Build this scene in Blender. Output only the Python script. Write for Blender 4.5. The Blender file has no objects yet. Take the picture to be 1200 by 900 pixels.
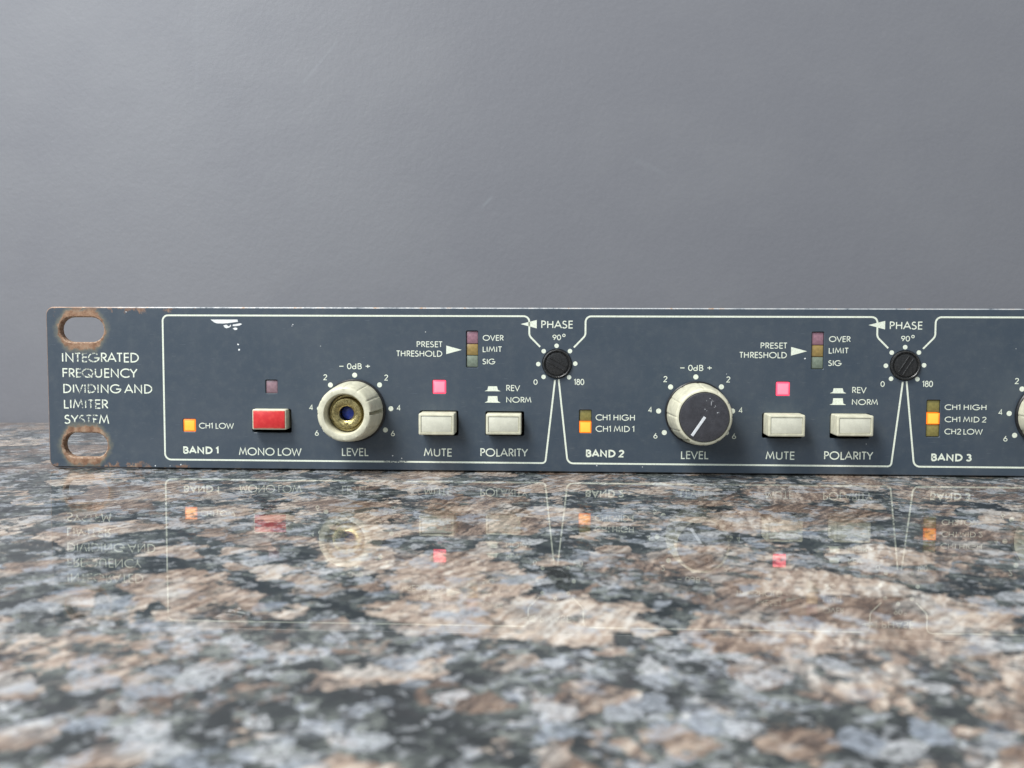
import bpy, bmesh, math, random
from mathutils import Vector, Matrix
from mathutils.geometry import tessellate_polygon
random.seed(7)
SC = bpy.context.scene
COL = SC.collection
S = 0.001                                    # all shapes are written in millimetres
BAND = 91.66                                 # pitch of the control bands on the panel

# ------------------------------------------------------------------ camera
cam_d = bpy.data.cameras.new('camera'); cam = bpy.data.objects.new('camera', cam_d); COL.objects.link(cam)
r_ = Vector((0.99886, 0.04773, 0.00279)); f_ = Vector((-0.04747, 0.99696, -0.06182)).normalized()
r_ = (r_ - f_ * r_.dot(f_)).normalized(); u_ = r_.cross(f_)
M = Matrix((r_, u_, -f_)).transposed().to_4x4(); M.translation = Vector((140.54, -265.52, 40.47)) * S
cam.matrix_world = M
cam_d.sensor_width = 36; cam_d.lens = 34.83; cam_d.clip_start = 0.005; cam_d.clip_end = 50
cam_d.dof.use_dof = True; cam_d.dof.focus_distance = 0.266; cam_d.dof.aperture_fstop = 29
SC.camera = cam

# ------------------------------------------------------------------ light, exposure
W = bpy.data.worlds.new('World'); SC.world = W; W.use_nodes = True
bg = W.node_tree.nodes['Background']; bg.inputs[0].default_value = (0.80, 0.90, 1.0, 1); bg.inputs[1].default_value = 0.40

def area(name, loc, target, sx, sy, power, col):
    d = bpy.data.lights.new(name, 'AREA'); d.shape = 'RECTANGLE'; d.size = sx; d.size_y = sy
    d.energy = power; d.color = col
    o = bpy.data.objects.new(name, d); COL.objects.link(o); o.location = loc
    o.rotation_euler = (Vector(target) - Vector(loc)).to_track_quat('-Z', 'Y').to_euler()
    return o
area('ceiling_light', (-0.38, -0.48, 1.10), (0.08, 0.0, 0.0), 0.5, 0.35, 19.5, (1.0, 0.985, 0.95))
area('window_light', (-0.42, -0.80, 0.50), (0.05, 0.0, 0.08), 0.45, 0.45, 4.5, (0.86, 0.93, 1.0))
SC.view_settings.view_transform = 'Standard'; SC.view_settings.look = 'None'
SC.view_settings.exposure = 0.25; SC.view_settings.gamma = 1.0; SC.view_settings.use_curve_mapping = False

# ------------------------------------------------------------------ material helpers
class NT:
    def __init__(s, name):
        s.m = bpy.data.materials.new(name); s.m.use_nodes = True; s.t = s.m.node_tree
        s.t.nodes.clear(); s.out = s.n('ShaderNodeOutputMaterial'); s.b = s.n('ShaderNodeBsdfPrincipled')
        s.l(s.b.outputs[0], s.out.inputs[0])
    def n(s, typ, **k):
        x = s.t.nodes.new(typ)
        for a, v in k.items(): setattr(x, a, v)
        return x
    def l(s, a, b): s.t.links.new(a, b)
    def put(s, sock, v):
        if isinstance(v, bpy.types.NodeSocket): s.l(v, sock)
        else: sock.default_value = v
    def math(s, op, a, b=0.0, c=0.0, clamp=False):
        x = s.n('ShaderNodeMath', operation=op, use_clamp=clamp)
        s.put(x.inputs[0], a); s.put(x.inputs[1], b); s.put(x.inputs[2], c); return x.outputs[0]
    def vmath(s, op, a, b):
        x = s.n('ShaderNodeVectorMath', operation=op); s.put(x.inputs[0], a); s.put(x.inputs[1], b)
        return x.outputs[0]
    def mixc(s, f, a, b, mode='MIX'):
        x = s.n('ShaderNodeMix', data_type='RGBA', blend_type=mode); s.put(x.inputs[0], f)
        s.put(x.inputs[6], a); s.put(x.inputs[7], b); return x.outputs[2]
    def noise(s, vec, scale, detail=3, rough=0.55, dist=0.0, out=0):
        x = s.n('ShaderNodeTexNoise'); s.put(x.inputs['Vector'], vec); x.inputs['Scale'].default_value = scale
        x.inputs['Detail'].default_value = detail; x.inputs['Roughness'].default_value = rough
        x.inputs['Distortion'].default_value = dist; return x.outputs[out]
    def vor(s, vec, scale, feature='F1', rnd=1.0):
        x = s.n('ShaderNodeTexVoronoi', feature=feature); s.put(x.inputs['Vector'], vec)
        x.inputs['Scale'].default_value = scale; x.inputs['Randomness'].default_value = rnd; return x
    def ramp(s, f, stops, interp='LINEAR'):
        x = s.n('ShaderNodeValToRGB'); e = x.color_ramp; e.interpolation = interp
        while len(e.elements) < len(stops): e.elements.new(0.5)
        for k, (p, c) in enumerate(stops):
            e.elements[k].position = p; e.elements[k].color = (c if len(c) == 4 else (*c, 1)) if not isinstance(c, float) else (c, c, c, 1)
        s.put(x.inputs[0], f); return x.outputs[0]
    def rng(s, v, a, b, c=0.0, d=1.0, smooth=True):
        x = s.n('ShaderNodeMapRange', interpolation_type='SMOOTHSTEP' if smooth else 'LINEAR')
        s.put(x.inputs[0], v)
        for i, q in zip((1, 2, 3, 4), (a, b, c, d)): s.put(x.inputs[i], q)
        return x.outputs[0]
    def obj(s, ref=None, k=1000.0):
        """object coordinates in millimetres"""
        x = s.n('ShaderNodeTexCoord'); x.object = ref
        v = s.n('ShaderNodeVectorMath', operation='SCALE'); s.l(x.outputs['Object'], v.inputs[0]); v.inputs['Scale'].default_value = k
        return v.outputs[0]
    def sep(s, v):
        x = s.n('ShaderNodeSeparateXYZ'); s.put(x.inputs[0], v); return x.outputs
    def bump(s, h, strength, dist):
        x = s.n('ShaderNodeBump'); s.put(x.inputs['Height'], h); x.inputs['Strength'].default_value = strength
        x.inputs['Distance'].default_value = dist; s.l(x.outputs[0], s.b.inputs['Normal']); return x
    def set(s, **k):
        for a, v in k.items(): s.put(s.b.inputs[a.replace('_', ' ')], v)
        return s

def c4(r, g, b): return (r, g, b, 1)

def plain(name, col, rough, metal=0.0, grime=0.25, nscale=0.9, bump=0.0, **k):
    n = NT(name); v = n.obj()
    f = n.noise(v, nscale, 5, 0.65)
    dark = c4(*[x * (1 - grime) * 0.92 for x in col])
    n.set(Base_Color=n.mixc(n.rng(f, 0.35, 0.65), dark, c4(*col)), Metallic=metal,
          Roughness=n.rng(n.noise(v, nscale * 2.3, 3), 0.3, 0.7, rough * 0.8, min(1, rough * 1.25)), **k)
    if bump: n.bump(n.noise(v, nscale * 4, 3), bump, 0.0002)
    return n.m

# reference Empty: every panel material reads its wear from the same millimetre coordinates
unit = bpy.data.objects.new('rack_unit', None); COL.objects.link(unit)
unit.empty_display_size = 0.02
unit['label'] = 'dark blue rack audio processor with cream knobs and lit indicators on the granite counter'
unit['category'] = 'audio processor'

SLOTS = [(9.94, 38.21), (10.24, 6.46)]        # mounting slots of the left rack ear
def slot_dist(n, v, wob=1.0):
    """distance in mm outside the nearest mounting slot, roughened"""
    x, y, z = n.sep(v)
    ds = []
    for cx, cz in SLOTS:
        dx = n.math('MAXIMUM', n.math('SUBTRACT', n.math('ABSOLUTE', n.math('SUBTRACT', x, cx)), 2.9), 0.0)
        dz = n.math('SUBTRACT', z, cz)
        ds.append(n.math('SUBTRACT', n.math('SQRT', n.math('ADD', n.math('MULTIPLY', dx, dx), n.math('MULTIPLY', dz, dz))), 3.4))
    d = n.math('MINIMUM', *ds)
    w = n.math('MULTIPLY', n.math('SUBTRACT', n.noise(v, 0.75, 4, 0.6), 0.5), 2.6 * wob)
    w2 = n.math('MULTIPLY', n.math('SUBTRACT', n.noise(v, 3.2, 3, 0.6), 0.5), 0.5 * wob)
    side = [n.rng(n.math('ABSOLUTE', n.math('SUBTRACT', x, cx)), 3.4, 6.8, 0.0, 1.5) for cx, cz in SLOTS[:1]][0]
    return n.math('ADD', n.math('ADD', d, side), n.math('ADD', w, w2))

def rust_color(n, v):
    return n.ramp(n.noise(v, 0.55, 5, 0.62), [(0.25, (0.10, 0.05, 0.03)), (0.42, (0.20, 0.105, 0.06)), (0.56, (0.31, 0.19, 0.12)), (0.75, (0.40, 0.31, 0.22))])

# faceplate paint
n = NT('slate_blue_panel_paint'); v = n.obj(unit)
x, y, z = n.sep(v)
base = n.mixc(n.rng(n.noise(v, 0.045, 4, 0.6), 0.3, 0.7), c4(0.044, 0.062, 0.084), c4(0.058, 0.075, 0.096))
base = n.mixc(n.rng(n.noise(v, 0.35, 6, 0.72), 0.42, 0.75, 0, 0.22), base, c4(0.13, 0.145, 0.145))
base = n.mixc(n.rng(n.noise(v, 6.0, 3, 0.7), 0.62, 0.72, 0, 0.20), base, c4(0.20, 0.22, 0.24))
# fine rubbed scratches
sv = n.n('ShaderNodeMapping'); n.l(v, sv.inputs[0]); sv.inputs['Scale'].default_value = (0.25, 1, 6.0); sv.inputs['Rotation'].default_value = (0, 0.12, 0)
scr = n.rng(n.noise(sv.outputs[0], 1.1, 2, 0.5), 0.68, 0.75, 0, 0.25)
base = n.mixc(scr, base, c4(0.30, 0.33, 0.36))
sd = slot_dist(n, v)
tan = n.rng(sd, 1.6, 3.6, 0.6, 0.0)
base = n.mixc(tan, base, c4(0.20, 0.19, 0.13))
rm = n.rng(sd, 1.5, 2.3, 1.0, 0.0)
# rust along the top and bottom edges of the plate, patchy
edge = n.math('MINIMUM', n.math('SUBTRACT', 44.45, z), n.math('ADD', z, 0.15))
en = n.math('ADD', edge, n.math('MULTIPLY', n.math('SUBTRACT', n.noise(v, 0.28, 5, 0.65), 0.44), 13.0))
left = n.rng(x, 20.0, 70.0, -0.9, 1.5)
rm2 = n.rng(n.math('ADD', en, left), 0.0, 0.9, 0.75, 0.0)
rmf = n.math('MAXIMUM', rm, rm2)
col = n.mixc(rmf, base, rust_color(n, v))
n.set(Base_Color=col, Roughness=n.mixc(rmf, c4(.42, .42, .42), c4(.8, .8, .8)), Specular_IOR_Level=0.45)
h = n.math('ADD', n.math('MULTIPLY', n.noise(v, 5.0, 3, 0.6), 0.35), n.math('MULTIPLY', rmf, n.noise(v, 4.0, 4, 0.7)))
n.bump(h, 0.22, 0.0003)
M_PAINT = n.m

# bare worn edge of the faceplate, with contact shade painted in at the bottom
n = NT('worn_edge_contact_shade'); v = n.obj(unit); x, y, z = n.sep(v)
f = n.noise(v, 0.35, 5, 0.7)
col = n.ramp(f, [(0.30, (0.07, 0.09, 0.11)), (0.42, (0.30, 0.32, 0.34)), (0.55, (0.50, 0.51, 0.51)), (0.68, (0.42, 0.27, 0.17)), (0.8, (0.12, 0.12, 0.12))])
rl = n.rng(n.math('ADD', x, n.math('MULTIPLY', n.noise(v, 0.3, 3), 30)), 22, 50, 0.85, 0.0)
col = n.mixc(rl, col, rust_color(n, v))
col = n.mixc(n.rng(z, 0.4, 1.2, 0.92, 0.0), col, n.mixc(n.rng(f, .58, .66), c4(0.030, 0.034, 0.040), c4(0.30, 0.22, 0.16)))  # contact shade against the counter, painted dark with a few rusty bits
n.set(Base_Color=col, Roughness=0.45, Metallic=n.rng(f, 0.40, 0.5, 0, 0.25)); n.bump(n.noise(v, 3, 4), 0.4, 0.0003)
M_EDGE = n.m

n = NT('rusty_slot_edge'); v = n.obj(unit)
n.set(Base_Color=n.mixc(n.rng(n.noise(v, 2.2, 4), .45, .65), rust_color(n, v), c4(.40, .30, .22)), Roughness=0.7); n.bump(n.noise(v, 3, 4), 0.3, 0.0003)
M_RUST = n.m

# silk screen ink, rubbed off near the rusty slots and in small specks
def ink(name, colr):
    n = NT(name); v = n.obj(unit)
    n.set(Base_Color=n.mixc(n.rng(n.noise(v, 2.5, 3), 0.4, 0.7), c4(*colr), c4(colr[0] * .80, colr[1] * .82, colr[2] * .76)), Roughness=0.5)
    sd = slot_dist(n, v)
    a = n.rng(sd, 2.75, 3.05, 1.0, 0.0)
    b = n.math('MULTIPLY', n.rng(n.noise(v, 2.1, 4, 0.75), 0.635, 0.70), 0.75)
    x, y, z = n.sep(v)
    zone = n.rng(n.math('ABSOLUTE', n.math('SUBTRACT', x, 11.3)), 1.5, 4.5, 0.10, 0.0)
    zone = n.math('SUBTRACT', zone, n.rng(x, 30, 33, 0, 1))
    b2 = n.rng(n.math('ADD', zone, n.noise(v, 1.5, 5, 0.8)), 0.58, 0.63, 0, 0.95)
    dz = n.math('ABSOLUTE', n.math('SUBTRACT', x, 96.3))                 # scraped stretch of the lower line
    b3 = n.math('MULTIPLY', n.rng(dz, 2.6, 3.6, 1, 0), n.math('MULTIPLY', n.rng(z, 3.3, 4.2, 1, 0), n.rng(n.noise(v, 3.0, 4, .8), .44, .52)))
    al = n.math('SUBTRACT', 1.0, n.math('MAXIMUM', n.math('MAXIMUM', a, b3), n.math('MAXIMUM', b, b2)), clamp=True)
    n.set(Alpha=al)
    return n.m
M_INK = ink('cream_panel_ink', (0.80, 0.84, 0.72))
M_CHIP = plain('bare_white_scuff', (0.85, 0.87, 0.86), 0.5, grime=0.1)

M_BLACK = plain('black_chassis_metal', (0.012, 0.012, 0.013), 0.55, grime=0.3)
M_BASE_RING = plain('black_plastic', (0.014, 0.014, 0.016), 0.38, grime=0.3)
M_SCREW = plain('black_trimmer_plastic', (0.028, 0.028, 0.028), 0.18, grime=0.5, nscale=2.0, bump=0.25)
M_BEIGE = plain('aged_beige_plastic', (0.66, 0.64, 0.49), 0.36, grime=0.12, nscale=0.5, bump=0.06)
M_BEIGE2 = plain('pale_button_insert', (0.64, 0.63, 0.52), 0.30, grime=0.02, nscale=0.5, bump=0.08)
M_CAP = plain('charcoal_cap', (0.052, 0.052, 0.060), 0.30, grime=0.2, nscale=0.9)
M_LINE = plain('pointer_white', (0.72, 0.74, 0.76), 0.5, grime=0.12)
M_BRASS = plain('tarnished_brass', (0.55, 0.45, 0.20), 0.30, metal=1.0, grime=0.45, nscale=1.6, bump=0.2)
M_BLUE = plain('blue_shaft_plastic', (0.02, 0.05, 0.36), 0.22, grime=0.4, nscale=1.5)

n = NT('worn_red_button_top'); v = n.obj()
x, y, z = n.sep(v)
d = n.math('MAXIMUM', n.math('SUBTRACT', n.math('ABSOLUTE', x), 4.25), n.math('SUBTRACT', n.math('ABSOLUTE', z), 2.25))
d = n.math('ADD', d, n.math('MULTIPLY', n.math('SUBTRACT', n.noise(v, 1.6, 4, .7), 0.5), 0.9))
col = n.mixc(n.rng(n.noise(v, 0.7, 4), .4, .7), c4(0.58, 0.022, 0.026), c4(0.66, 0.045, 0.040))
col = n.mixc(n.rng(d, -0.15, 0.25, 0, 0.8), col, c4(0.62, 0.25, 0.15))
n.set(Base_Color=col, Roughness=0.38); n.bump(n.noise(v, 2.5, 3), 0.15, .0002)
M_RED = n.m

def led(name, base, emit, strength, core=None, half=1.6):
    n = NT(name); v = n.obj(); x, y, z = n.sep(v)
    n.set(Base_Color=c4(*base), Roughness=0.3)
    if strength:
        # the chip behind the lens makes the middle of the window brighter than its rim
        d = n.math('MAXIMUM', n.math('ABSOLUTE', x), n.math('ABSOLUTE', z))
        k = n.rng(d, half * 0.66, half * 0.86, 0, 1)
        k = n.math('ADD', k, n.math('MULTIPLY', n.math('SUBTRACT', n.noise(v, 1.2, 2), 0.5), 0.35), clamp=True)
        n.set(Emission_Color=n.mixc(k, c4(*core), c4(*emit)), Emission_Strength=strength)
    else:
        n.set(Base_Color=n.mixc(n.rng(n.noise(v, 1.3, 3), .35, .65), c4(*base), c4(*[q * .78 for q in base])))
    return n.m
L_ORANGE = led('lit_orange_lens', (0.45, 0.18, 0.02), (0.80, 0.13, 0.004), 1.15, (1.0, 0.37, 0.045), 1.7)
L_PINK = led('lit_red_lens', (0.45, 0.10, 0.14), (0.85, 0.025, 0.07), 1.8, (1.0, 0.125, 0.165), 1.8)
L_RED0 = led('unlit_mauve_lens', (0.33, 0.175, 0.215), None, 0)
L_YEL0 = led('unlit_amber_lens', (0.33, 0.23, 0.08), None, 0)
L_GRN0 = led('unlit_green_lens', (0.20, 0.24, 0.185), None, 0)
L_OLI0 = led('unlit_olive_lens', (0.27, 0.23, 0.07), None, 0)
L_MONO = led('unlit_dusky_lens', (0.30, 0.19, 0.215), None, 0)

# ------------------------------------------------------------------ mesh helpers
def link(name, bm, mats, parent=None, loc=(0, 0, 0), smooth=False, label=None):
    bmesh.ops.recalc_face_normals(bm, faces=bm.faces)
    return link_raw(name, bm, mats, parent, loc, smooth, label)
def link_raw(name, bm, mats, parent=None, loc=(0, 0, 0), smooth=False, label=None):
    for q in bm.verts: q.co *= S
    me = bpy.data.meshes.new(name); bm.to_mesh(me); bm.free()
    for m in (mats if isinstance(mats, (list, tuple)) else [mats]): me.materials.append(m)
    if smooth:
        me.shade_smooth()
        me.set_sharp_from_angle(angle=math.radians(38))
    o = bpy.data.objects.new(name, me); COL.objects.link(o)
    if parent: o.parent = parent
    o.location = Vector(loc) * S
    if label: o['label'] = label
    return o
def empty(name, parent, loc, label=None):
    o = bpy.data.objects.new(name, None); COL.objects.link(o); o.parent = parent; o.location = Vector(loc) * S
    o.empty_display_size = 0.005
    if label: o['label'] = label
    return o
def box(bm, x0, x1, y0, y1, z0, z1, bev=0.0, segs=2, mat=0):
    g = bmesh.ops.create_cube(bm, size=1.0)
    vs = g['verts']
    for q in vs: q.co = Vector(((x0 + x1) / 2 + q.co.x * (x1 - x0), (y0 + y1) / 2 + q.co.y * (y1 - y0), (z0 + z1) / 2 + q.co.z * (z1 - z0)))
    fs = {f for q in vs for f in q.link_faces}
    for f in fs: f.material_index = mat
    if bev:
        es = list({e for q in vs for e in q.link_edges})
        bmesh.ops.bevel(bm, geom=es, offset=bev, segments=segs, affect='EDGES', profile=0.5)
def rrect(cx, cz, w, h, r, n=5):
    r = max(0.02, min(r, w / 2 - 1e-3, h / 2 - 1e-3)); out = []
    for k, (sx, sz) in enumerate(((1, 1), (-1, 1), (-1, -1), (1, -1))):
        for i in range(n + 1):
            a = math.radians(90 * k + 90 * i / n)
            out.append((cx + sx * (w / 2 - r) + r * math.cos(a), cz + sz * (h / 2 - r) + r * math.sin(a)))
    return out
def circ(cx, cz, r, n=40): return [(cx + r * math.cos(2 * math.pi * i / n), cz + r * math.sin(2 * math.pi * i / n)) for i in range(n)]
def lathe(bm, prof, n=72, mod=None, cap=False, mat=0, cx=0, cz=0):
    """surface of revolution about the y axis; prof = [(radius, y)]; mod(angle, radius, index) scales the radius"""
    rings = []
    for j, (r, y) in enumerate(prof):
        ring = []
        for i in range(n):
            a = 2 * math.pi * i / n; rr = r * (mod(a, r, j) if mod else 1)
            ring.append(bm.verts.new((cx + rr * math.cos(a), y, cz + rr * math.sin(a))))
        rings.append(ring)
    for a, b in zip(rings, rings[1:]):
        for i in range(n):
            f = bm.faces.new((a[i], a[(i + 1) % n], b[(i + 1) % n], b[i])); f.material_index = mat
    if cap:
        f = bm.faces.new(rings[-1]); f.material_index = mat
    return rings

# ------------------------------------------------------------------ setting: counter and wall
n = NT('polished_granite'); v = n.obj(None)
warp = n.n('ShaderNodeVectorMath', operation='SCALE'); n.l(n.vmath('SUBTRACT', n.noise(v, 0.085, 4, 0.62, out=1), (0.5, 0.5, 0.5)), warp.inputs[0]); warp.inputs['Scale'].default_value = 13.0
wv = n.vmath('ADD', v, warp.outputs[0])
warp2 = n.n('ShaderNodeVectorMath', operation='SCALE'); n.l(n.vmath('SUBTRACT', n.noise(v, 0.55, 4, 0.65, out=1), (0.5, 0.5, 0.5)), warp2.inputs[0]); warp2.inputs['Scale'].default_value = 2.6
fv = n.vmath('ADD', v, warp2.outputs[0]); wv = n.vmath('ADD', wv, warp2.outputs[0])
# matrix of small crystals: black mica, grey green hornblende, pale and bluish quartz
small = n.vor(fv, 0.30); sr = n.sep(small.outputs['Color'])
mid = n.vor(wv, 0.11); mr = n.sep(mid.outputs['Color'])
cl = n.noise(wv, 0.060, 5, 0.62)
sel = n.math('ADD', n.math('ADD', n.math('MULTIPLY', sr[0], 0.40), n.math('MULTIPLY', mr[1], 0.26)), n.math('MULTIPLY', n.rng(cl, 0.33, 0.67, 0, 1, False), 0.44))
matrix = n.ramp(sel, [(0.0, (0.012, 0.013, 0.014)), (0.36, (0.028, 0.033, 0.033)), (0.49, (0.070, 0.080, 0.076)), (0.59, (0.15, 0.165, 0.150)), (0.68, (0.26, 0.28, 0.26)), (0.76, (0.34, 0.37, 0.42)), (0.86, (0.55, 0.555, 0.55)), (0.95, (0.36, 0.27, 0.21))])
tiny = n.vor(fv, 0.85); tr = n.sep(tiny.outputs['Color'])
grit = n.noise(fv, 1.1, 5, 0.75)
matrix = n.mixc(n.rng(tr[0], 0.55, 0.66, 0, 0.75), matrix, c4(0.030, 0.035, 0.037))
matrix = n.mixc(n.rng(tr[1], 0.84, 0.92, 0, 0.55), matrix, c4(0.42, 0.44, 0.46))
matrix = n.mixc(n.rng(grit, 0.38, 0.60, 0.6, 0.0), matrix, c4(0.02, 0.022, 0.024))
# large feldspar crystals with cleavage streaks, each turned its own way
big = n.vor(wv, 0.055); br = n.sep(big.outputs['Color'])
rot = n.n('ShaderNodeVectorRotate', rotation_type='Z_AXIS'); n.l(fv, rot.inputs['Vector'])
n.l(n.math('SUBTRACT', n.math('MULTIPLY', br[2], 0.55), 1.40), rot.inputs['Angle'])
mp = n.n('ShaderNodeMapping'); n.l(rot.outputs[0], mp.inputs[0]); mp.inputs['Scale'].default_value = (0.16, 1.3, 0.5)
streak = n.noise(mp.outputs[0], 0.62, 6, 0.72)
tan = n.ramp(n.math('ADD', n.math('MULTIPLY', streak, 0.82), n.math('MULTIPLY', br[1], 0.18)),
             [(0.35, (0.060, 0.048, 0.042)), (0.43, (0.20, 0.145, 0.115)), (0.50, (0.38, 0.295, 0.235)), (0.57, (0.55, 0.465, 0.385)), (0.66, (0.70, 0.66, 0.60))])
tan = n.mixc(n.rng(tr[2], 0.74, 0.86, 0, 0.6), tan, c4(0.13, 0.10, 0.085))
tan = n.mixc(n.rng(n.noise(wv, 0.09, 3, .6), 0.50, 0.64, 0, 0.7), tan, n.mixc(n.rng(streak, .4, .65), c4(0.22, 0.215, 0.205), c4(0.62, 0.61, 0.58)))
msk = n.math('ADD', br[0], n.math('MULTIPLY', n.math('SUBTRACT', n.noise(fv, 0.22, 6, 0.72), 0.5), 1.7))
m2 = n.vor(fv, 0.17); m2s = n.sep(m2.outputs['Color'])
msk2 = n.rng(n.math('ADD', m2s[0], n.math('MULTIPLY', n.math('SUBTRACT', n.noise(fv, 0.35, 5, 0.7), 0.5), 0.9)), 0.76, 0.86)
gap = n.rng(n.math('ADD', m2s[1], n.math('MULTIPLY', n.math('SUBTRACT', n.noise(fv, 0.4, 5, 0.7), 0.5), 0.7)), 0.88, 0.96, 1.0, 0.12)
msk1 = n.math('MULTIPLY', n.rng(msk, 0.54, 0.66), gap)
tone = n.mixc(n.rng(m2s[2], 0.2, 0.9, 0.0, 0.5), c4(1, 1, 1), c4(0.50, 0.42, 0.36))
tan = n.mixc(1.0, tan, tone, 'MULTIPLY')
gran = n.mixc(n.math('MAXIMUM', msk1, n.math('MULTIPLY', msk2, 0.92)), matrix, tan)
# dark seams along some crystal borders
ed = n.vor(wv, 0.055, 'DISTANCE_TO_EDGE').outputs['Distance']
gran = n.mixc(n.math('MULTIPLY', n.rng(ed, 0.0, 0.05, 1, 0), n.rng(n.noise(fv, 0.16, 3), .42, .58, 0, 0.8)), gran, c4(0.035, 0.036, 0.038))
# bluish white quartz drifts
qn = n.vor(fv, 0.27); qs = n.sep(qn.outputs['Color'])
qm = n.math('MULTIPLY', n.rng(n.math('ADD', qs[0], n.math('MULTIPLY', n.math('SUBTRACT', n.noise(wv, 0.05, 3), .5), 1.2)), 0.80, 0.90), n.rng(grit, 0.36, 0.56))
gran = n.mixc(n.math('MULTIPLY', qm, 0.70), gran, n.mixc(qs[2], c4(0.27, 0.31, 0.37), c4(0.58, 0.59, 0.60)))
n.set(Base_Color=gran, Roughness=n.math('ADD', n.rng(n.noise(v, 0.4, 4), .3, .7, 0.006, 0.02), n.rng(n.math('MULTIPLY', tr[0], n.noise(fv, .5, 3)), 0.40, 0.46, 0.0, 0.22)), IOR=1.43, Specular_IOR_Level=0.5)
n.bump(n.noise(v, 0.08, 1, 0.4), 0.006, 0.0004)
M_GRAN = n.m

bm = bmesh.new(); box(bm, -620, 900, -420, 122, -30, 0, 3.0, 3)
ct = link('countertop', bm, M_GRAN); ct['kind'] = 'structure'

n = NT('grey_wall_paint'); v = n.obj(None); x, y, z = n.sep(v)
f = n.noise(v, 0.012, 4, 0.6)
col = n.mixc(n.rng(f, 0.35, 0.65), c4(0.182, 0.185, 0.203), c4(0.198, 0.201, 0.217))
col = n.mixc(n.rng(n.noise(v, 0.7, 4, 0.7), 0.45, 0.7, 0, 0.12), col, c4(0.235, 0.235, 0.252))
def scratch(n, v, a, b, wid, amp):
    x, y, z = n.sep(v); dx, dz = b[0] - a[0], b[1] - a[1]; L = math.hypot(dx, dz); dx /= L; dz /= L
    px = n.math('SUBTRACT', x, a[0]); pz = n.math('SUBTRACT', z, a[1])
    t = n.math('ADD', n.math('MULTIPLY', px, dx), n.math('MULTIPLY', pz, dz))
    s = n.math('ABSOLUTE', n.math('SUBTRACT', n.math('MULTIPLY', px, dz), n.math('MULTIPLY', pz, dx)))
    inside = n.math('MULTIPLY', n.rng(t, -2, 3), n.rng(t, L - 3, L + 2, 1, 0))
    return n.math('MULTIPLY', n.math('MULTIPLY', inside, n.rng(s, 0.1, wid, 1, 0)), amp)
for a, b, w, k in (((39.9, 133.2), (54, 149.3), 0.9, 0.10), ((110.1, 85.2), (114.3, 89.6), 0.9, 0.22), ((168, 104), (182, 97), 1.6, 0.06), ((-2, 130), (-1, 170), 1.2, 0.04)):
    col = n.mixc(scratch(n, v, a, b, w, k), col, c4(0.34, 0.37, 0.39))
n.set(Base_Color=col, Roughness=0.42, Specular_IOR_Level=0.35)
n.bump(n.math('ADD', n.noise(v, 0.55, 3, 0.6), n.math('MULTIPLY', n.noise(v, 0.05, 2), 2.0)), 0.13, 0.0006)
bm = bmesh.new(); box(bm, -1000, 1300, 122.5, 142, -30, 900)
wl = link('wall', bm, n.m); wl['kind'] = 'structure'

# ------------------------------------------------------------------ faceplate
PW, PH, TH = 482.6, 44.45, 2.4
holes = []                                    # (kind, params, edge material index)
def hole_rect(cx, cz, w, h, r, mat=1): holes.append(('r', cx, cz, w, h, r, mat))
def hole_circ(cx, cz, r, mat=1): holes.append(('c', cx, cz, r, 0, 0, mat))
for cx, cz in SLOTS: hole_rect(cx, cz, 12.4, 6.8, 3.35, 2)
for cx, cz in SLOTS: hole_rect(PW - cx, cz, 12.4, 6.8, 3.35, 2)
BTN_Z, BTN_W, BTN_H = 13.3, 10.4, 6.7
hole_rect(62.39, 13.55, 10.7, 6.45, 0.5, 3)
hole_rect(62.40, 22.9, 3.3, 3.7, 0.35, 3)
hole_rect(39.5, 12.15, 3.5, 3.5, 0.3, 3)
for b in range(3):
    o = b * BAND
    hole_rect(108.2 + o, 13.3, BTN_W, BTN_H, 0.5, 3); hole_rect(126.0 + o, BTN_Z, BTN_W, 6.6, 0.5, 3)
    hole_rect(108.25 + o, 23.1, 3.6, 3.7, 0.35, 3)
    hole_rect(117.15 + o, 33.3, 3.2, 9.9, 0.35, 3)
    hole_circ(85.3 + o, 16.55, 4.0, 3); hole_circ(139.95 + o, 29.5, 3.95, 3)
hole_rect(56.0 + BAND, 14.0, 3.3, 6.3, 0.3, 3)
hole_rect(55.95 + 2 * BAND, 15.5, 3.5, 9.8, 0.3, 3)

CH = 0.28
def loop_of(hd, grow):
    if hd[0] == 'r': return rrect(hd[1], hd[2], hd[3] + 2 * grow, hd[4] + 2 * grow, hd[5] + grow)
    return circ(hd[1], hd[2], hd[3] + grow)
bm = bmesh.new()
def ring(pts, y): return [bm.verts.new((p[0], y, p[1])) for p in pts]
def bridge(a, b, mat):
    for i in range(len(a)):
        f = bm.faces.new((a[i], a[(i + 1) % len(a)], b[(i + 1) % len(b)], b[i])); f.material_index = mat
fr, bk = [], []
PB = 0.26; PC = (PH + PB) / 2; PHH = PH - PB
o0 = rrect(PW / 2, PC, PW - 2 * CH, PHH - 2 * CH, 1.9, 8); o1 = rrect(PW / 2, PC, PW, PHH, 2.1, 8)
A, B, C = ring(o0, 0), ring(o1, CH), ring(o1, TH); bridge(A, B, 1); bridge(B, C, 1); fr.append(A); bk.append(C)
for hd in holes:
    g = 0.14 if hd[6] == 3 else 0.32
    A = ring(loop_of(hd, g), 0); B = ring(loop_of(hd, 0), g); C = ring(loop_of(hd, 0), TH)
    m = 2 if hd[6] == 2 else 0
    bridge(A, B, m); bridge(B, C, m); fr.append(A); bk.append(C)
for grp in (fr, bk):
    flat = [q for lp in grp for q in lp]
    for t in tessellate_polygon([[Vector((q.co.x, q.co.z, 0)) for q in lp] for lp in grp]):
        try: bm.faces.new([flat[i] for i in t])
        except ValueError: pass
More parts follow.
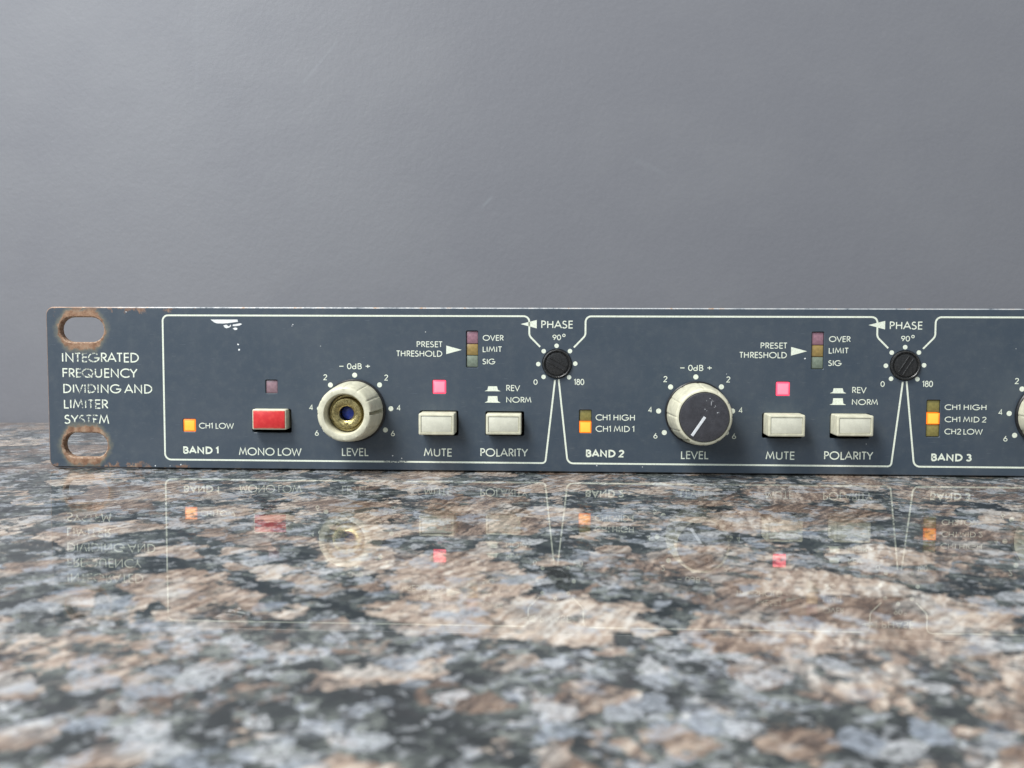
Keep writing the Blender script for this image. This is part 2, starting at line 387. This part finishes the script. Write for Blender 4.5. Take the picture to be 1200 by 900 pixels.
plate = link('faceplate', bm, [M_PAINT, M_EDGE, M_RUST], unit)

bm = bmesh.new()
CX0, CX1, CY0, CY1, CZ0, CZ1 = 24.0, PW - 24.0, TH + .05, 117.0, 0.02, 43.4
box(bm, CX0, CX1, CY0, CY1, CZ0, CZ0 + 1.2); box(bm, CX0, CX1, CY0, CY1, CZ1 - 1.2, CZ1)
box(bm, CX0, CX0 + 1.2, CY0, CY1, CZ0 + 1.21, CZ1 - 1.21); box(bm, CX1 - 1.2, CX1, CY0, CY1, CZ0 + 1.21, CZ1 - 1.21)
box(bm, CX0 + 1.21, CX1 - 1.21, CY1 - 1.2, CY1, CZ0 + 1.21, CZ1 - 1.21)
chassis = link('chassis', bm, M_BLACK, unit)

# ------------------------------------------------------------------ silk screen print (flat print on the plate)
INK_Y = -0.02
class Pen:
    def __init__(s): s.bm = bmesh.new(); s.y = INK_Y
    def ribbon(s, pts, w, capr=False):
        s.y -= 0.0008
        P = [Vector(p) for p in pts]
        Q = [P[0]]
        for p in P[1:]:
            if (p - Q[-1]).length > 1e-4: Q.append(p)
        P = Q; n = len(P); closed = (P[0] - P[-1]).length < 1e-3 and n > 3
        if closed: P = P[:-1]; n -= 1
        L, R = [], []
        for i in range(n):
            a = P[(i - 1) % n] if (closed or i) else None; c = P[(i + 1) % n] if (closed or i < n - 1) else None
            d1 = (P[i] - a).normalized() if a is not None else None; d2 = (c - P[i]).normalized() if c is not None else None
            if d1 is None: nn = Vector((-d2.y, d2.x)); k = 1
            elif d2 is None: nn = Vector((-d1.y, d1.x)); k = 1
            else:
                t = d1 + d2
                if t.length < 0.3: t = d1
                t.normalize(); nn = Vector((-t.y, t.x)); k = min(1.9, 1 / max(0.3, nn.dot(Vector((-d1.y, d1.x)))))
            L.append(s.bm.verts.new((P[i].x + nn.x * w / 2 * k, s.y, P[i].y + nn.y * w / 2 * k)))
            R.append(s.bm.verts.new((P[i].x - nn.x * w / 2 * k, s.y, P[i].y - nn.y * w / 2 * k)))
        for i in range(n if closed else n - 1):
            j = (i + 1) % n
            s.bm.faces.new((R[i], R[j], L[j], L[i]))
    def poly(s, pts):
        s.y -= 0.0008; s.bm.faces.new([s.bm.verts.new((p[0], s.y, p[1])) for p in pts])
    def done(s, name, mat=None, parent=None, label=None, loc=(0, 0, 0)):
        for q in s.bm.verts: q.co -= Vector((loc[0], loc[1], loc[2]))
        for f in s.bm.faces:
            f.normal_update()
            if f.normal.y > 0: f.normal_flip()
        return link_raw(name, s.bm, mat or M_INK, parent or plate, loc, label=label)

def arc(cx, cy, rx, ry, a0, a1, n=None):
    n = n or max(4, int(abs(a1 - a0) / 18))
    return [(cx + rx * math.cos(math.radians(a0 + (a1 - a0) * i / n)), cy + ry * math.sin(math.radians(a0 + (a1 - a0) * i / n))) for i in range(n + 1)]
G = {
 'A': (.78, [[(0, 0), (.39, 1), (.78, 0)], [(.14, .32), (.64, .32)]]),
 'B': (.49, [[(0, 0), (0, 1), (.2, 1)] + arc(.2, .765, .235, .235, 80, -90) + [(0, .53)], [(.2, .53)] + arc(.22, .265, .265, .265, 80, -90) + [(0, 0)]]),
 'C': (.82, [arc(.5, .5, .5, .5, 48, 312)]),
 'D': (.68, [[(0, 0), (0, 1), (.17, 1)] + arc(.17, .5, .5, .5, 80, -90) + [(0, 0)]]),
 'E': (.42, [[(.42, 1), (0, 1), (0, 0), (.42, 0)], [(0, .53), (.40, .53)]]),
 'F': (.40, [[(.42, 1), (0, 1), (0, 0)], [(0, .53), (.38, .53)]]),
 'G': (.98, [arc(.5, .5, .5, .5, 46, 352) + [(.98, .46), (.55, .46)]]),
 'H': (.58, [[(0, 0), (0, 1)], [(.58, 0), (.58, 1)], [(0, .53), (.58, .53)]]),
 'I': (.0, [[(0, 0), (0, 1)]]),
 'L': (.36, [[(0, 1), (0, 0), (.37, 0)]]),
 'M': (.86, [[(0, 0), (.15, 1), (.43, .18), (.71, 1), (.86, 0)]]),
 'N': (.64, [[(0, 0), (0, 1), (.64, 0), (.64, 1)]]),
 'O': (1.0, [arc(.5, .5, .5, .5, 0, 360)]),
 'P': (.42, [[(0, 0), (0, 1), (.17, 1)] + arc(.17, .74, .26, .26, 80, -90) + [(0, .48)]]),
 'Q': (1.0, [arc(.5, .5, .5, .5, 0, 360), [(.56, .34), (.95, -.06)]]),
 'R': (.47, [[(0, 0), (0, 1), (.17, 1)] + arc(.17, .74, .26, .26, 80, -90) + [(0, .48)], [(.18, .48), (.47, 0)]]),
 'S': (.47, [arc(.24, .755, .20, .235, 38, 215) + arc(.22, .255, .25, .255, 62, -150)]),
 'T': (.50, [[(0, 1), (.50, 1)], [(.25, 1), (.25, 0)]]),
 'U': (.58, [[(0, 1), (0, .29)] + arc(.29, .29, .29, .29, 190, 350) + [(.58, .29), (.58, 1)]]),
 'V': (.70, [[(0, 1), (.35, 0), (.70, 1)]]),
 'W': (1.10, [[(0, 1), (.28, 0), (.55, .9), (.82, 0), (1.10, 1)]]),
 'Y': (.64, [[(0, 1), (.32, .46), (.64, 1)], [(.32, .46), (.32, 0)]]),
 '0': (.54, [arc(.27, .5, .27, .5, 0, 360)]),
 '1': (.20, [[(0, .80), (.20, 1), (.20, 0)]]),
 '2': (.50, [arc(.25, .745, .24, .255, 170, -38) + [(0, 0), (.50, 0)]]),
 '3': (.47, [arc(.21, .765, .21, .235, 150, -90), arc(.21, .27, .26, .27, 90, -150)]),
 '4': (.56, [[(.42, 0), (.42, 1), (0, .27), (.56, .27)]]),
 '6': (.54, [arc(.27, .28, .27, .28, 0, 360), [(.06, .42), (.36, 1)]]),
 '8': (.52, [arc(.26, .77, .20, .23, 0, 360), arc(.26, .28, .26, .28, 0, 360)]),
 '9': (.54, [arc(.27, .72, .27, .28, 0, 360), [(.48, .58), (.18, 0)]]),
 'd': (.52, [arc(.26, .27, .26, .27, 0, 360), [(.52, 0), (.52, 1)]]),
 '-': (.62, [[(0, .5), (.62, .5)]]),
 '+': (.62, [[(0, .5), (.62, .5)], [(.31, .19), (.31, .81)]]),
 ' ': (.16, []),
}
def text(s, x0, x1, z0, z1, bold=False, name='printed_word', label=None, dx=0.0):
    h = z1 - z0; w = h * (0.215 if bold else 0.135); w = max(w, 0.215)
    x0 += w / 2; x1 -= w / 2; z0 += w / 2; z1 -= w / 2; h = z1 - z0
    left = lambda c: .165 if c in 'BDEFHILNPRU' else (.09 if c in 'CGOQ0689dSM234' else .05)
    right = lambda c: .165 if c in 'HINU1d' else (.10 if c in 'DOQGBP0689SM' else .05)
    gaps = [right(p) + left(q) + (.06 if bold else 0) for p, q in zip(s, s[1:])] + [0]
    tot = sum(G[c][0] for c in s) + sum(gaps)
    k = (x1 - x0) / tot if tot > 0.01 else h
    if len(s) == 1: k = (x1 - x0) / max(G[s][0], .2)
    pen = Pen(); x = x0
    for c, gap in zip(s, gaps):
        for st in G[c][1]:
            pen.ribbon([(x + p[0] * k + dx, z0 + p[1] * h) for p in st], w)
        x += (G[c][0] + gap) * k
    cxx = (x0 + x1) / 2 + dx
    return pen.done(name, label=label, loc=(cxx, 0, z0))
def fillet(pts, rads, n=6):
    out = [pts[0]]
    for i in range(1, len(pts) - 1):
        p, a, c = Vector(pts[i]), Vector(pts[i - 1]), Vector(pts[i + 1]); d1 = (a - p).normalized(); d2 = (c - p).normalized()
        ang = d1.angle(d2); r = rads[i - 1]; t = r / math.tan(ang / 2)
        s, e = p + d1 * t, p + d2 * t; ctr = p + (d1 + d2).normalized() * (r / math.sin(ang / 2))
        a0 = math.atan2(s.y - ctr.y, s.x - ctr.x); a1 = math.atan2(e.y - ctr.y, e.x - ctr.x)
        if a1 - a0 > math.pi: a1 -= 2 * math.pi
        if a1 - a0 < -math.pi: a1 += 2 * math.pi
        out += [(ctr.x + r * math.cos(a0 + (a1 - a0) * k / n), ctr.y + r * math.sin(a0 + (a1 - a0) * k / n)) for k in range(n + 1)]
    return out + [pts[-1]]

# left ear title
for s, a, b, c, d in (('INTEGRATED', 4.29, 25.84, 29.29, 31.95), ('FREQUENCY', 4.33, 25.35, 25.07, 27.67), ('DIVIDING AND', 4.45, 29.4, 20.79, 23.33),
                      ('LIMITER', 4.51, 16.98, 16.52, 19.11), ('SYSTEM', 4.48, 17.12, 12.28, 14.87)):
    text(s, a, b, c, d, label='cream printed word %s' % s)

LW = 0.46
TOPZ, BOTZ = 42.2, 2.68
END_L = [(136.95, BOTZ), (139.44, 25.15)]
PHASE_L = [(132.49, TOPZ), (132.49, 36.97), (135.42, 34.02)]
def outline(name, x_left_pts, dx):
    pen = Pen()
    pts = x_left_pts + [(132.49 + dx, TOPZ), (132.49 + dx, 36.97), (135.42 + dx, 34.02)]
    return pts
# band 1 outline
bandpts = [(139.44, 25.15), (136.95, BOTZ), (32.58, BOTZ), (32.58, TOPZ), (132.49, TOPZ), (132.49, 36.97), (135.42, 34.02)]
pen = Pen(); pen.ribbon(fillet(bandpts, [1.0, 1.7, 1.5, 1.5, 1.8]), LW); pen.done('printed_outline', label='cream line framing band 1')
def outline2(b):
    o = (b - 1) * BAND
    pts = [(139.44 + o + BAND, 25.15), (136.95 + o + BAND, BOTZ), (142.95 + o, BOTZ), (140.42 + o, 25.3)]
    pen = Pen()
    lower = fillet(pts, [1.0, 1.7]); pen.ribbon(lower, LW)
    up = [(144.43 + o, 33.89), (147.5 + o, 37.1), (147.5 + o, TOPZ), (132.49 + o + BAND, TOPZ), (132.49 + o + BAND, 36.97), (135.42 + o + BAND, 34.02)]
    pen.ribbon(fillet(up, [1.8, 1.5, 1.5, 1.8]), LW)
    pen.done('printed_outline', label='cream line framing band %d' % (b + 1))
outline2(1); outline2(2)

text('CH1 LOW', 42.17, 51.88, 11.27, 12.91, label='cream printed words CH1 LOW')
text('BAND 1', 37.67, 47.52, 4.3, 6.37, True, label='bold cream printed words BAND 1')
text('MONO LOW', 53.15, 70.51, 4.01, 6.21, label='cream printed words MONO LOW')
text('CH1 HIGH', 58.72, 69.2, 14.31, 15.99, dx=BAND, label='cream printed words CH1 HIGH')
text('CH1 MID 1', 58.74, 69.07, 11.26, 12.93, dx=BAND, label='cream printed words CH1 MID 1')
text('BAND 2', 56.21, 66.47, 4.39, 6.46, True, dx=BAND, label='bold cream printed words BAND 2')
text('CH1 HIGH', 58.8, 69.59, 17.78, 19.29, dx=2 * BAND, label='cream printed words CH1 HIGH')
text('CH1 MID 2', 58.9, 69.7, 14.55, 16.07, dx=2 * BAND, label='cream printed words CH1 MID 2')
text('CH2 LOW', 58.92, 68.85, 11.32, 12.88, dx=2 * BAND, label='cream printed words CH2 LOW')
text('BAND 3', 55.71, 66.2, 4.17, 6.21, True, dx=2 * BAND, label='bold cream printed words BAND 3')

protos = []                                   # everything repeated in each band
for s, a, b, c, d in (('LEVEL', 81.6, 88.97, 4.13, 6.33), ('0dB', 83.18, 87.21, 27.77, 29.39), ('-', 80.97, 82.32, 27.75, 29.37), ('+', 88.14, 89.54, 27.79, 29.4),
        ('MUTE', 104.02, 111.75, 4.2, 6.41), ('POLARITY', 119.4, 132.28, 4.32, 6.57), ('REV', 126.36, 130.08, 22.1, 23.74), ('NORM', 126.36, 133.12, 18.96, 20.53),
        ('180', 144.47, 147.27, 23.82, 25.5), ('PHASE', 135.69, 144.23, 38.94, 41.05), ('90', 138.7, 140.99, 35.81, 37.29),
        ('PRESET', 102.18, 109.18, 33.78, 35.39), ('THRESHOLD', 96.59, 109.1, 31.24, 32.9), ('OVER', 119.99, 125.64, 35.6, 37.15), ('LIMIT', 120.0, 125.21, 32.54, 34.1), ('SIG', 119.91, 123.38, 29.26, 30.8)):
    nm = 'printed_mark' if s in '-+' else ('printed_number' if s in ('180', '90') else 'printed_word')
    protos.append(text(s, a, b, c, d, name=nm, label='cream printed %s' % s))
for s, a, b, c, d in (('2', 76.67, 77.72, 24.75, 26.35), ('2', 93.31, 94.36, 24.75, 26.35), ('4', 72.72, 73.8, 16.55, 18.12), ('4', 96.69, 97.77, 16.6, 18.16),
                      ('6', 74.2, 75.28, 9.58, 11.14), ('6', 95.05, 96.13, 9.63, 11.2), ('0', 133.67, 134.77, 23.82, 25.31)):
    protos.append(text(s, a, b, c, d, name='printed_number', label='small cream printed %s on the dial scale' % s))
pen = Pen(); pen.ribbon(arc(141.75, 37.1, 0.34, 0.34, 0, 360, 16), 0.2); protos.append(pen.done('printed_mark', label='small cream degree ring'))
for cx, cz in ((77.05, 15.98 + 7.53), ):
    pass
def dot(cx, cz, r):
    pen = Pen(); pen.poly(circ(cx, cz, r, 20)); return pen.done('scale_dot', loc=(cx, 0, cz))
for cx, cz in ((85.25, 26.17), (78.6, 23.46), (92.03, 23.56), (75.5, 16.99), (95.08, 17.12), (77.08, 11.22), (93.55, 11.32)): protos.append(dot(cx, cz, 0.68))
for cx, cz in ((139.81, 34.31), (136.37, 32.87), (143.40, 32.92), (134.94, 29.4), (144.83, 29.57), (136.37, 25.97), (143.2, 25.9)): protos.append(dot(cx, cz, 0.60))
pen = Pen(); pen.poly([(130.15, 40.1), (134.48, 38.96), (134.47, 41.2)]); protos.append(pen.done('printed_arrow', label='cream arrowhead pointing left beside PHASE'))
pen = Pen(); pen.poly([(110.16, 31.96), (114.35, 33.13), (110.17, 34.26)]); protos.append(pen.done('printed_arrow', label='cream arrowhead pointing at the threshold meter'))
pen = Pen(); pen.poly([(120.5, 22.03), (124.84, 22.03), (124.1, 22.42), (123.85, 23.37), (121.5, 23.37), (121.3, 22.42)]); protos.append(pen.done('printed_symbol', label='cream pressed button symbol'))
pen = Pen(); pen.poly([(120.5, 18.95), (124.84, 18.95), (124.1, 19.35), (123.95, 20.72), (121.45, 20.72), (121.3, 19.35)]); protos.append(pen.done('printed_symbol', label='cream raised button symbol'))

# ------------------------------------------------------------------ switches
def button(cx, cz, prot, w=9.55, h=5.55, insert=M_BEIGE2, kind='plain', label=None, tilt=0.0):
    bm = bmesh.new()
    x, z = w / 2, h / 2
    # hollow cap: outer sides, rim, and a shallow tray in its face
    def rg(wx, wz, r, y): return [bm.verts.new((p[0], y, p[1])) for p in rrect(0, 0, wx, wz, r, 4)]
    fw = 0.62 if kind == 'plain' else 0.30
    R = [rg(w, h, .35, 7), rg(w, h, .35, -prot + .3), rg(w - .12, h - .12, .3, -prot + .09), rg(w - .36, h - .36, .25, -prot),
         rg(w - 2 * fw, h - 2 * fw, .18, -prot), rg(w - 2 * fw - .1, h - 2 * fw - .1, .15, -prot + .28)]
    for a, b in zip(R, R[1:]):
        for i in range(len(a)): bm.faces.new((a[i], a[(i + 1) % len(a)], b[(i + 1) % len(b)], b[i]))
    bm.faces.new(R[-1]); bm.faces.new(R[0])
    o = link('push_button', bm, M_BEIGE, unit, (cx, 0, cz), True, label)
    bm = bmesh.new(); q = 0.09 if kind == 'plain' else 0.02
    iy = -prot + (0.12 if kind == 'plain' else -0.22)
    box(bm, -x + fw + q, x - fw - q, iy, iy + .5, -z + fw + q, z - fw - q, 0.16, 2)
    for f in bm.faces: f.smooth = True
    ins = link('button_insert', bm, insert, o, (0, 0, 0), True, label='worn red insert' if kind == 'red' else None)
    o.rotation_euler = (0, 0, math.radians(tilt))
    return o
button(62.38, 14.15, 2.5, w=9.3, h=5.5, insert=M_RED, kind='red', label='red topped switch pushed in above MONO LOW')
mb = button(108.15, 13.55, 5.7, w=9.5, h=5.7, label='raised cream switch above MUTE')
pb = button(125.85, 13.45, 3.9, w=9.4, h=5.5, label='cream switch above POLARITY')
mb2 = mb.copy(); pb2 = button(125.7 + BAND, 13.95, 5.7, w=9.4, h=5.4, label='raised cream switch above POLARITY')
btn_groups = [(mb, 1), (mb, 2)]

# ------------------------------------------------------------------ indicators
def lens(name, cx, cz, w, h, y, mat, parent, bulge=0.12):
    bm = bmesh.new(); box(bm, -w / 2, w / 2, y, y + 3.0, -h / 2, h / 2, 0.14, 2)
    return link(name, bm, mat, parent, (cx, 0, cz), True)
def bezel(cx, cz, w, h, parent):
    bm = bmesh.new(); 
    a = [bm.verts.new((p[0], 1.2, p[1])) for p in rrect(0, 0, w + 1.2, h + 1.2, .3, 3)]; bm.faces.new(a)
    return bm
lens('indicator_light', 62.40, 22.85, 3.15, 3.4, 0.35, L_MONO, unit)['label'] = 'unlit dusky pink square indicator above the red switch'
lens('indicator_light', 39.5, 12.15, 3.36, 3.36, 0.12, L_ORANGE, unit)['label'] = 'glowing orange square indicator beside CH1 LOW'
pinkled = lens('indicator_light', 108.25, 23.1, 3.46, 3.56, 0.10, L_PINK, unit); pinkled['label'] = 'glowing pink red square indicator above the mute switch of band 1'
def meter(cx, top, cells, w, label):
    t = empty('indicator_column', unit, (cx, 0, top), label); z = 0
    for h, mat, lb in cells:
        o = lens('indicator_bar', 0, z - h / 2, w, h - 0.14, 0.42 if 'unlit' in lb else 0.1, mat, t); o['label'] = lb; z -= h
    return t
thr = meter(117.15, 38.15, ((3.4, L_RED0, 'unlit mauve bar'), (3.1, L_YEL0, 'unlit amber bar'), (3.2, L_GRN0, 'unlit green bar')), 3.05, 'three colour threshold meter of band 1')
meter(56.0 + BAND, 17.1, ((3.05, L_OLI0, 'unlit olive bar'), (3.15, L_ORANGE, 'glowing orange bar')), 3.16, 'two bar indicator beside CH1 HIGH and CH1 MID 1')
meter(55.95 + 2 * BAND, 20.35, ((3.3, L_OLI0, 'unlit olive bar'), (3.1, L_ORANGE, 'glowing orange bar'), (3.3, L_OLI0, 'unlit olive bar')), 3.36, 'three bar indicator beside CH1 MID 2')

# ------------------------------------------------------------------ level knobs
def flute(slot_deg=None, depth=0.05):
    def mod(a, r, j):
        if j in (0,): return 1.0
        d = math.degrees(a) % 30; k = min(d, 30 - d)
        m = 1.0 - 0.022 * max(0, 1 - k / 2.2) - 0.006 * abs((d / 30) - 0.5)
        if slot_deg is not None:
            s = abs((math.degrees(a) - slot_deg + 180) % 360 - 180)
            if s < 3.7: m -= 0.17 * (1 if r > 6.6 else 0)
        return m
    return mod
def base_ring(parent):  # flat black ring around the foot of the knob
    bm = bmesh.new(); lathe(bm, [(8.0, -0.02), (8.5, -0.02), (8.5, -0.75), (8.25, -1.0), (7.0, -1.0)], 72)
    return link('knob_base_ring', bm, M_BASE_RING, parent, (0, 0, 0), True)
def knob_open(cx, cz):
    k = empty('level_knob', unit, (cx, 0, cz), 'cream knob with its cap missing, brass collet showing, beside 0dB of band 1')
    base_ring(k)
    bm = bmesh.new()
    prof = [(7.95, -1.0), (8.05, -1.1), (7.95, -4), (7.75, -6.5), (7.5, -9), (7.2, -11.2), (6.95, -11.7), (6.65, -11.85)]
    rings = lathe(bm, prof, 180, flute(2))
    lathe(bm, [(6.65, -11.85), (5.7, -11.9), (5.45, -11.85), (5.3, -11.6), (5.15, -11.1), (5.05, -10.8), (5.05, -6.0), (3.0, -6.0)], 180)
    bmesh.ops.remove_doubles(bm, verts=bm.verts, dist=0.02)
    link('knob_body', bm, M_BEIGE, k, (0, 0, 0), True)
    bm = bmesh.new()
    lathe(bm, [(4.95, -6.0), (4.95, -7.6), (4.8, -7.8), (4.3, -7.8), (4.15, -8.0), (4.1, -9.3), (3.9, -9.6), (3.2, -9.65), (2.4, -9.55), (1.95, -9.2), (1.9, -4.0)], 96)
    link('brass_collet', bm, M_BRASS, k, (0, 0, 0), True)
    bm = bmesh.new(); box(bm, -0.5, 0.5, -9.75, -9.3, 2.4, 3.6, 0.1, 1); box(bm, -0.5, 0.5, -9.75, -9.3, -3.6, -2.4, 0.1, 1)
    link('collet_lug', bm, M_BRASS, k, (0, 0, 0), True)
    bm = bmesh.new()
    lathe(bm, [(1.89, -4.0), (1.89, -6.6), (1.7, -6.9), (0.9, -7.1), (0.02, -7.15)], 40, cap=True)
    link('blue_shaft', bm, M_BLUE, k, (0, 0, 0), True)
    k.rotation_euler = (0, 0, math.radians(-1.8))
    return k
def knob_capped(cx, cz, ang, label):
    k = empty('level_knob', unit, (cx, 0, cz), label); base_ring(k)
    bm = bmesh.new()
    prof = [(7.95, -1.0), (8.1, -1.1), (8.0, -4), (7.8, -7), (7.55, -9.5), (7.3, -11.6), (7.1, -12.1), (6.85, -12.25)]
    lathe(bm, prof, 180, flute(ang))
    lathe(bm, [(6.85, -12.25), (6.5, -12.3), (6.4, -12.15), (6.38, -11.4), (0.5, -11.4)], 180, cap=True)
    bmesh.ops.remove_doubles(bm, verts=bm.verts, dist=0.02)
    link('knob_body', bm, M_BEIGE, k, (0, 0, 0), True)
    bm = bmesh.new(); lathe(bm, [(6.3, -11.42), (6.3, -12.5), (6.18, -12.68), (5.9, -12.74), (3, -12.78), (0.1, -12.79)], 96, cap=True)
    cap = link('knob_cap', bm, M_CAP, k, (0, 0, 0), True)
    bm = bmesh.new(); box(bm, -0.15, 5.65, -12.88, -12.6, -0.36, 0.36, 0.04, 1)
    ln = link('pointer_line', bm, M_LINE, cap, (0, 0, 0)); ln.rotation_euler = (0, -math.radians(ang), 0)
    pen = bmesh.new(); rr = random.Random(3)
    for q in range(15):
        px, pz = rr.gauss(1.7, 0.9), rr.gauss(3.2, 1.0); s = rr.uniform(0.04, 0.13)
        if math.hypot(px, pz) > 5.6: continue
        a = rr.uniform(0, 6); pen.faces.new([pen.verts.new((px + s * rr.uniform(.6, 1.6) * math.cos(a + t), -12.805, pz + s * math.sin(a + t))) for t in (0, 1.6, 3.1, 4.6)])
    so = link('scuff_specks', pen, M_LINE, cap); so['kind'] = 'stuff'
    k.rotation_euler = (0, 0, math.radians(1.3))
    return k
knob_open(85.2, 16.6)
knob_capped(85.6 + BAND, 16.55, -124, 'cream fluted knob with charcoal cap, pointer turned to lower left, in band 2')
knob_capped(85.3 + 2 * BAND, 16.55, -124, 'cream fluted knob cut by the right edge of the photo, in band 3')

# ------------------------------------------------------------------ phase trimmers
def trimmer(cx, cz, ang, label):
    bm = bmesh.new()
    lathe(bm, [(3.9, 1.5), (3.92, -0.35), (3.75, -0.62), (3.55, -0.68), (3.4, -0.6), (3.22, -0.2), (3.12, -0.2), (2.95, -0.45), (2.5, -0.52), (0.05, -0.55)], 64, cap=True)
    o = link('phase_trimmer', bm, M_SCREW, unit, (cx, 0, cz), True, label)
    # raised lips either side of a dark screwdriver slot
    bm = bmesh.new(); box(bm, -2.6, 2.6, -0.78, -0.30, 0.46, 0.82, 0.12, 2); box(bm, -2.6, 2.6, -0.78, -0.30, -0.82, -0.46, 0.12, 2)
    l = link('slot_lip', bm, M_SCREW, o, (0, 0, 0)); l.rotation_euler = (0, -math.radians(ang), 0)
    bm = bmesh.new(); box(bm, -2.55, 2.55, -0.57, -0.3, -0.45, 0.45)
    l = link('screw_slot', bm, M_BLACK, o, (0, 0, 0)); l.rotation_euler = (0, -math.radians(ang), 0)
    return o
trimmer(139.95, 29.5, -28, 'black slotted trimmer under PHASE between bands 1 and 2, slot sloping down to the right')
trimmer(139.95 + BAND, 29.5, 58, 'black slotted trimmer under PHASE between bands 2 and 3, slot turned steeply up')
trimmer(139.95 + 2 * BAND, 29.5, 10, 'black slotted trimmer right of band 3')

# ------------------------------------------------------------------ white scuff on the paint above band 1
pen = Pen(); pen.y = -0.012
pen.poly([(45.85, 41.08), (53.26, 41.1), (53.43, 40.5), (51.9, 40.3), (50.6, 40.12), (49.2, 40.02), (47.6, 40.05), (46.8, 40.35)])
pen.poly([(49.36, 39.5), (50.2, 39.7), (50.9, 39.2), (51.4, 39.75), (51.5, 39.3), (50.9, 38.9), (50.2, 38.72), (49.7, 38.95)])
pen.poly([(52.0, 39.75), (54.1, 40.1), (54.5, 39.85), (53.9, 39.5), (52.6, 39.3), (51.9, 39.35)])
pen.poly([(51.9, 38.7), (52.6, 38.95), (53.2, 38.8), (53.15, 38.35), (52.5, 38.25)])
pen.done('scuff_mark', M_CHIP, plate, 'white scraped patch near the top left of band 1')
pen = Pen(); pen.y = -0.012
rr = random.Random(11)
for cx, cz, s in ((53.6, 32.9, .33), (53.4, 34.3, .3), (68.5, 39.8, .17), (68.2, 39.4, .12), (22.5, 43.1, .15), (36.9, 1.3, .25), (29.8, 0.95, .2), (33.9, 0.9, .14), (104.6, 37.9, .14), (95.5, 4.3, .2), (98, 3.6, .16),
                  (12, 21.4, .12), (150.8, 2.1, .16), (163, 1.9, .12), (205.5, 31.2, .2), (185, 27, .1), (260, 34, .1), (76, 34, .1), (222, 8.6, .12)):
    pen.poly([(cx + s * rr.uniform(.6, 1.3) * math.cos(t), cz + s * rr.uniform(.5, 1.2) * math.sin(t)) for t in (0, 1, 2.1, 3.1, 4.2, 5.2)])
o = pen.done('paint_specks', M_CHIP, plate); o['kind'] = 'stuff'

# ------------------------------------------------------------------ repeat the common parts for bands 2 and 3
def copy_tree(o, parent, dx, labels=None):
    c = o.copy(); COL.objects.link(c); c.parent = parent; c.location.x += dx * S
    for ch in [q for q in o.children]: copy_tree(ch, c, 0)
    return c
for b in (1, 2):
    for p in protos: copy_tree(p, plate, b * BAND)
    c = copy_tree(mb, unit, b * BAND); c.location.z += 0.3 * S
    c = copy_tree(pinkled, unit, b * BAND); c['label'] = 'glowing pink red square indicator above the mute switch of band %d' % (b + 1)
    c = copy_tree(thr, unit, b * BAND); c['label'] = 'three colour threshold meter of band %d' % (b + 1)
copy_tree(pb2, unit, BAND)
bpy.data.objects.remove(mb2)
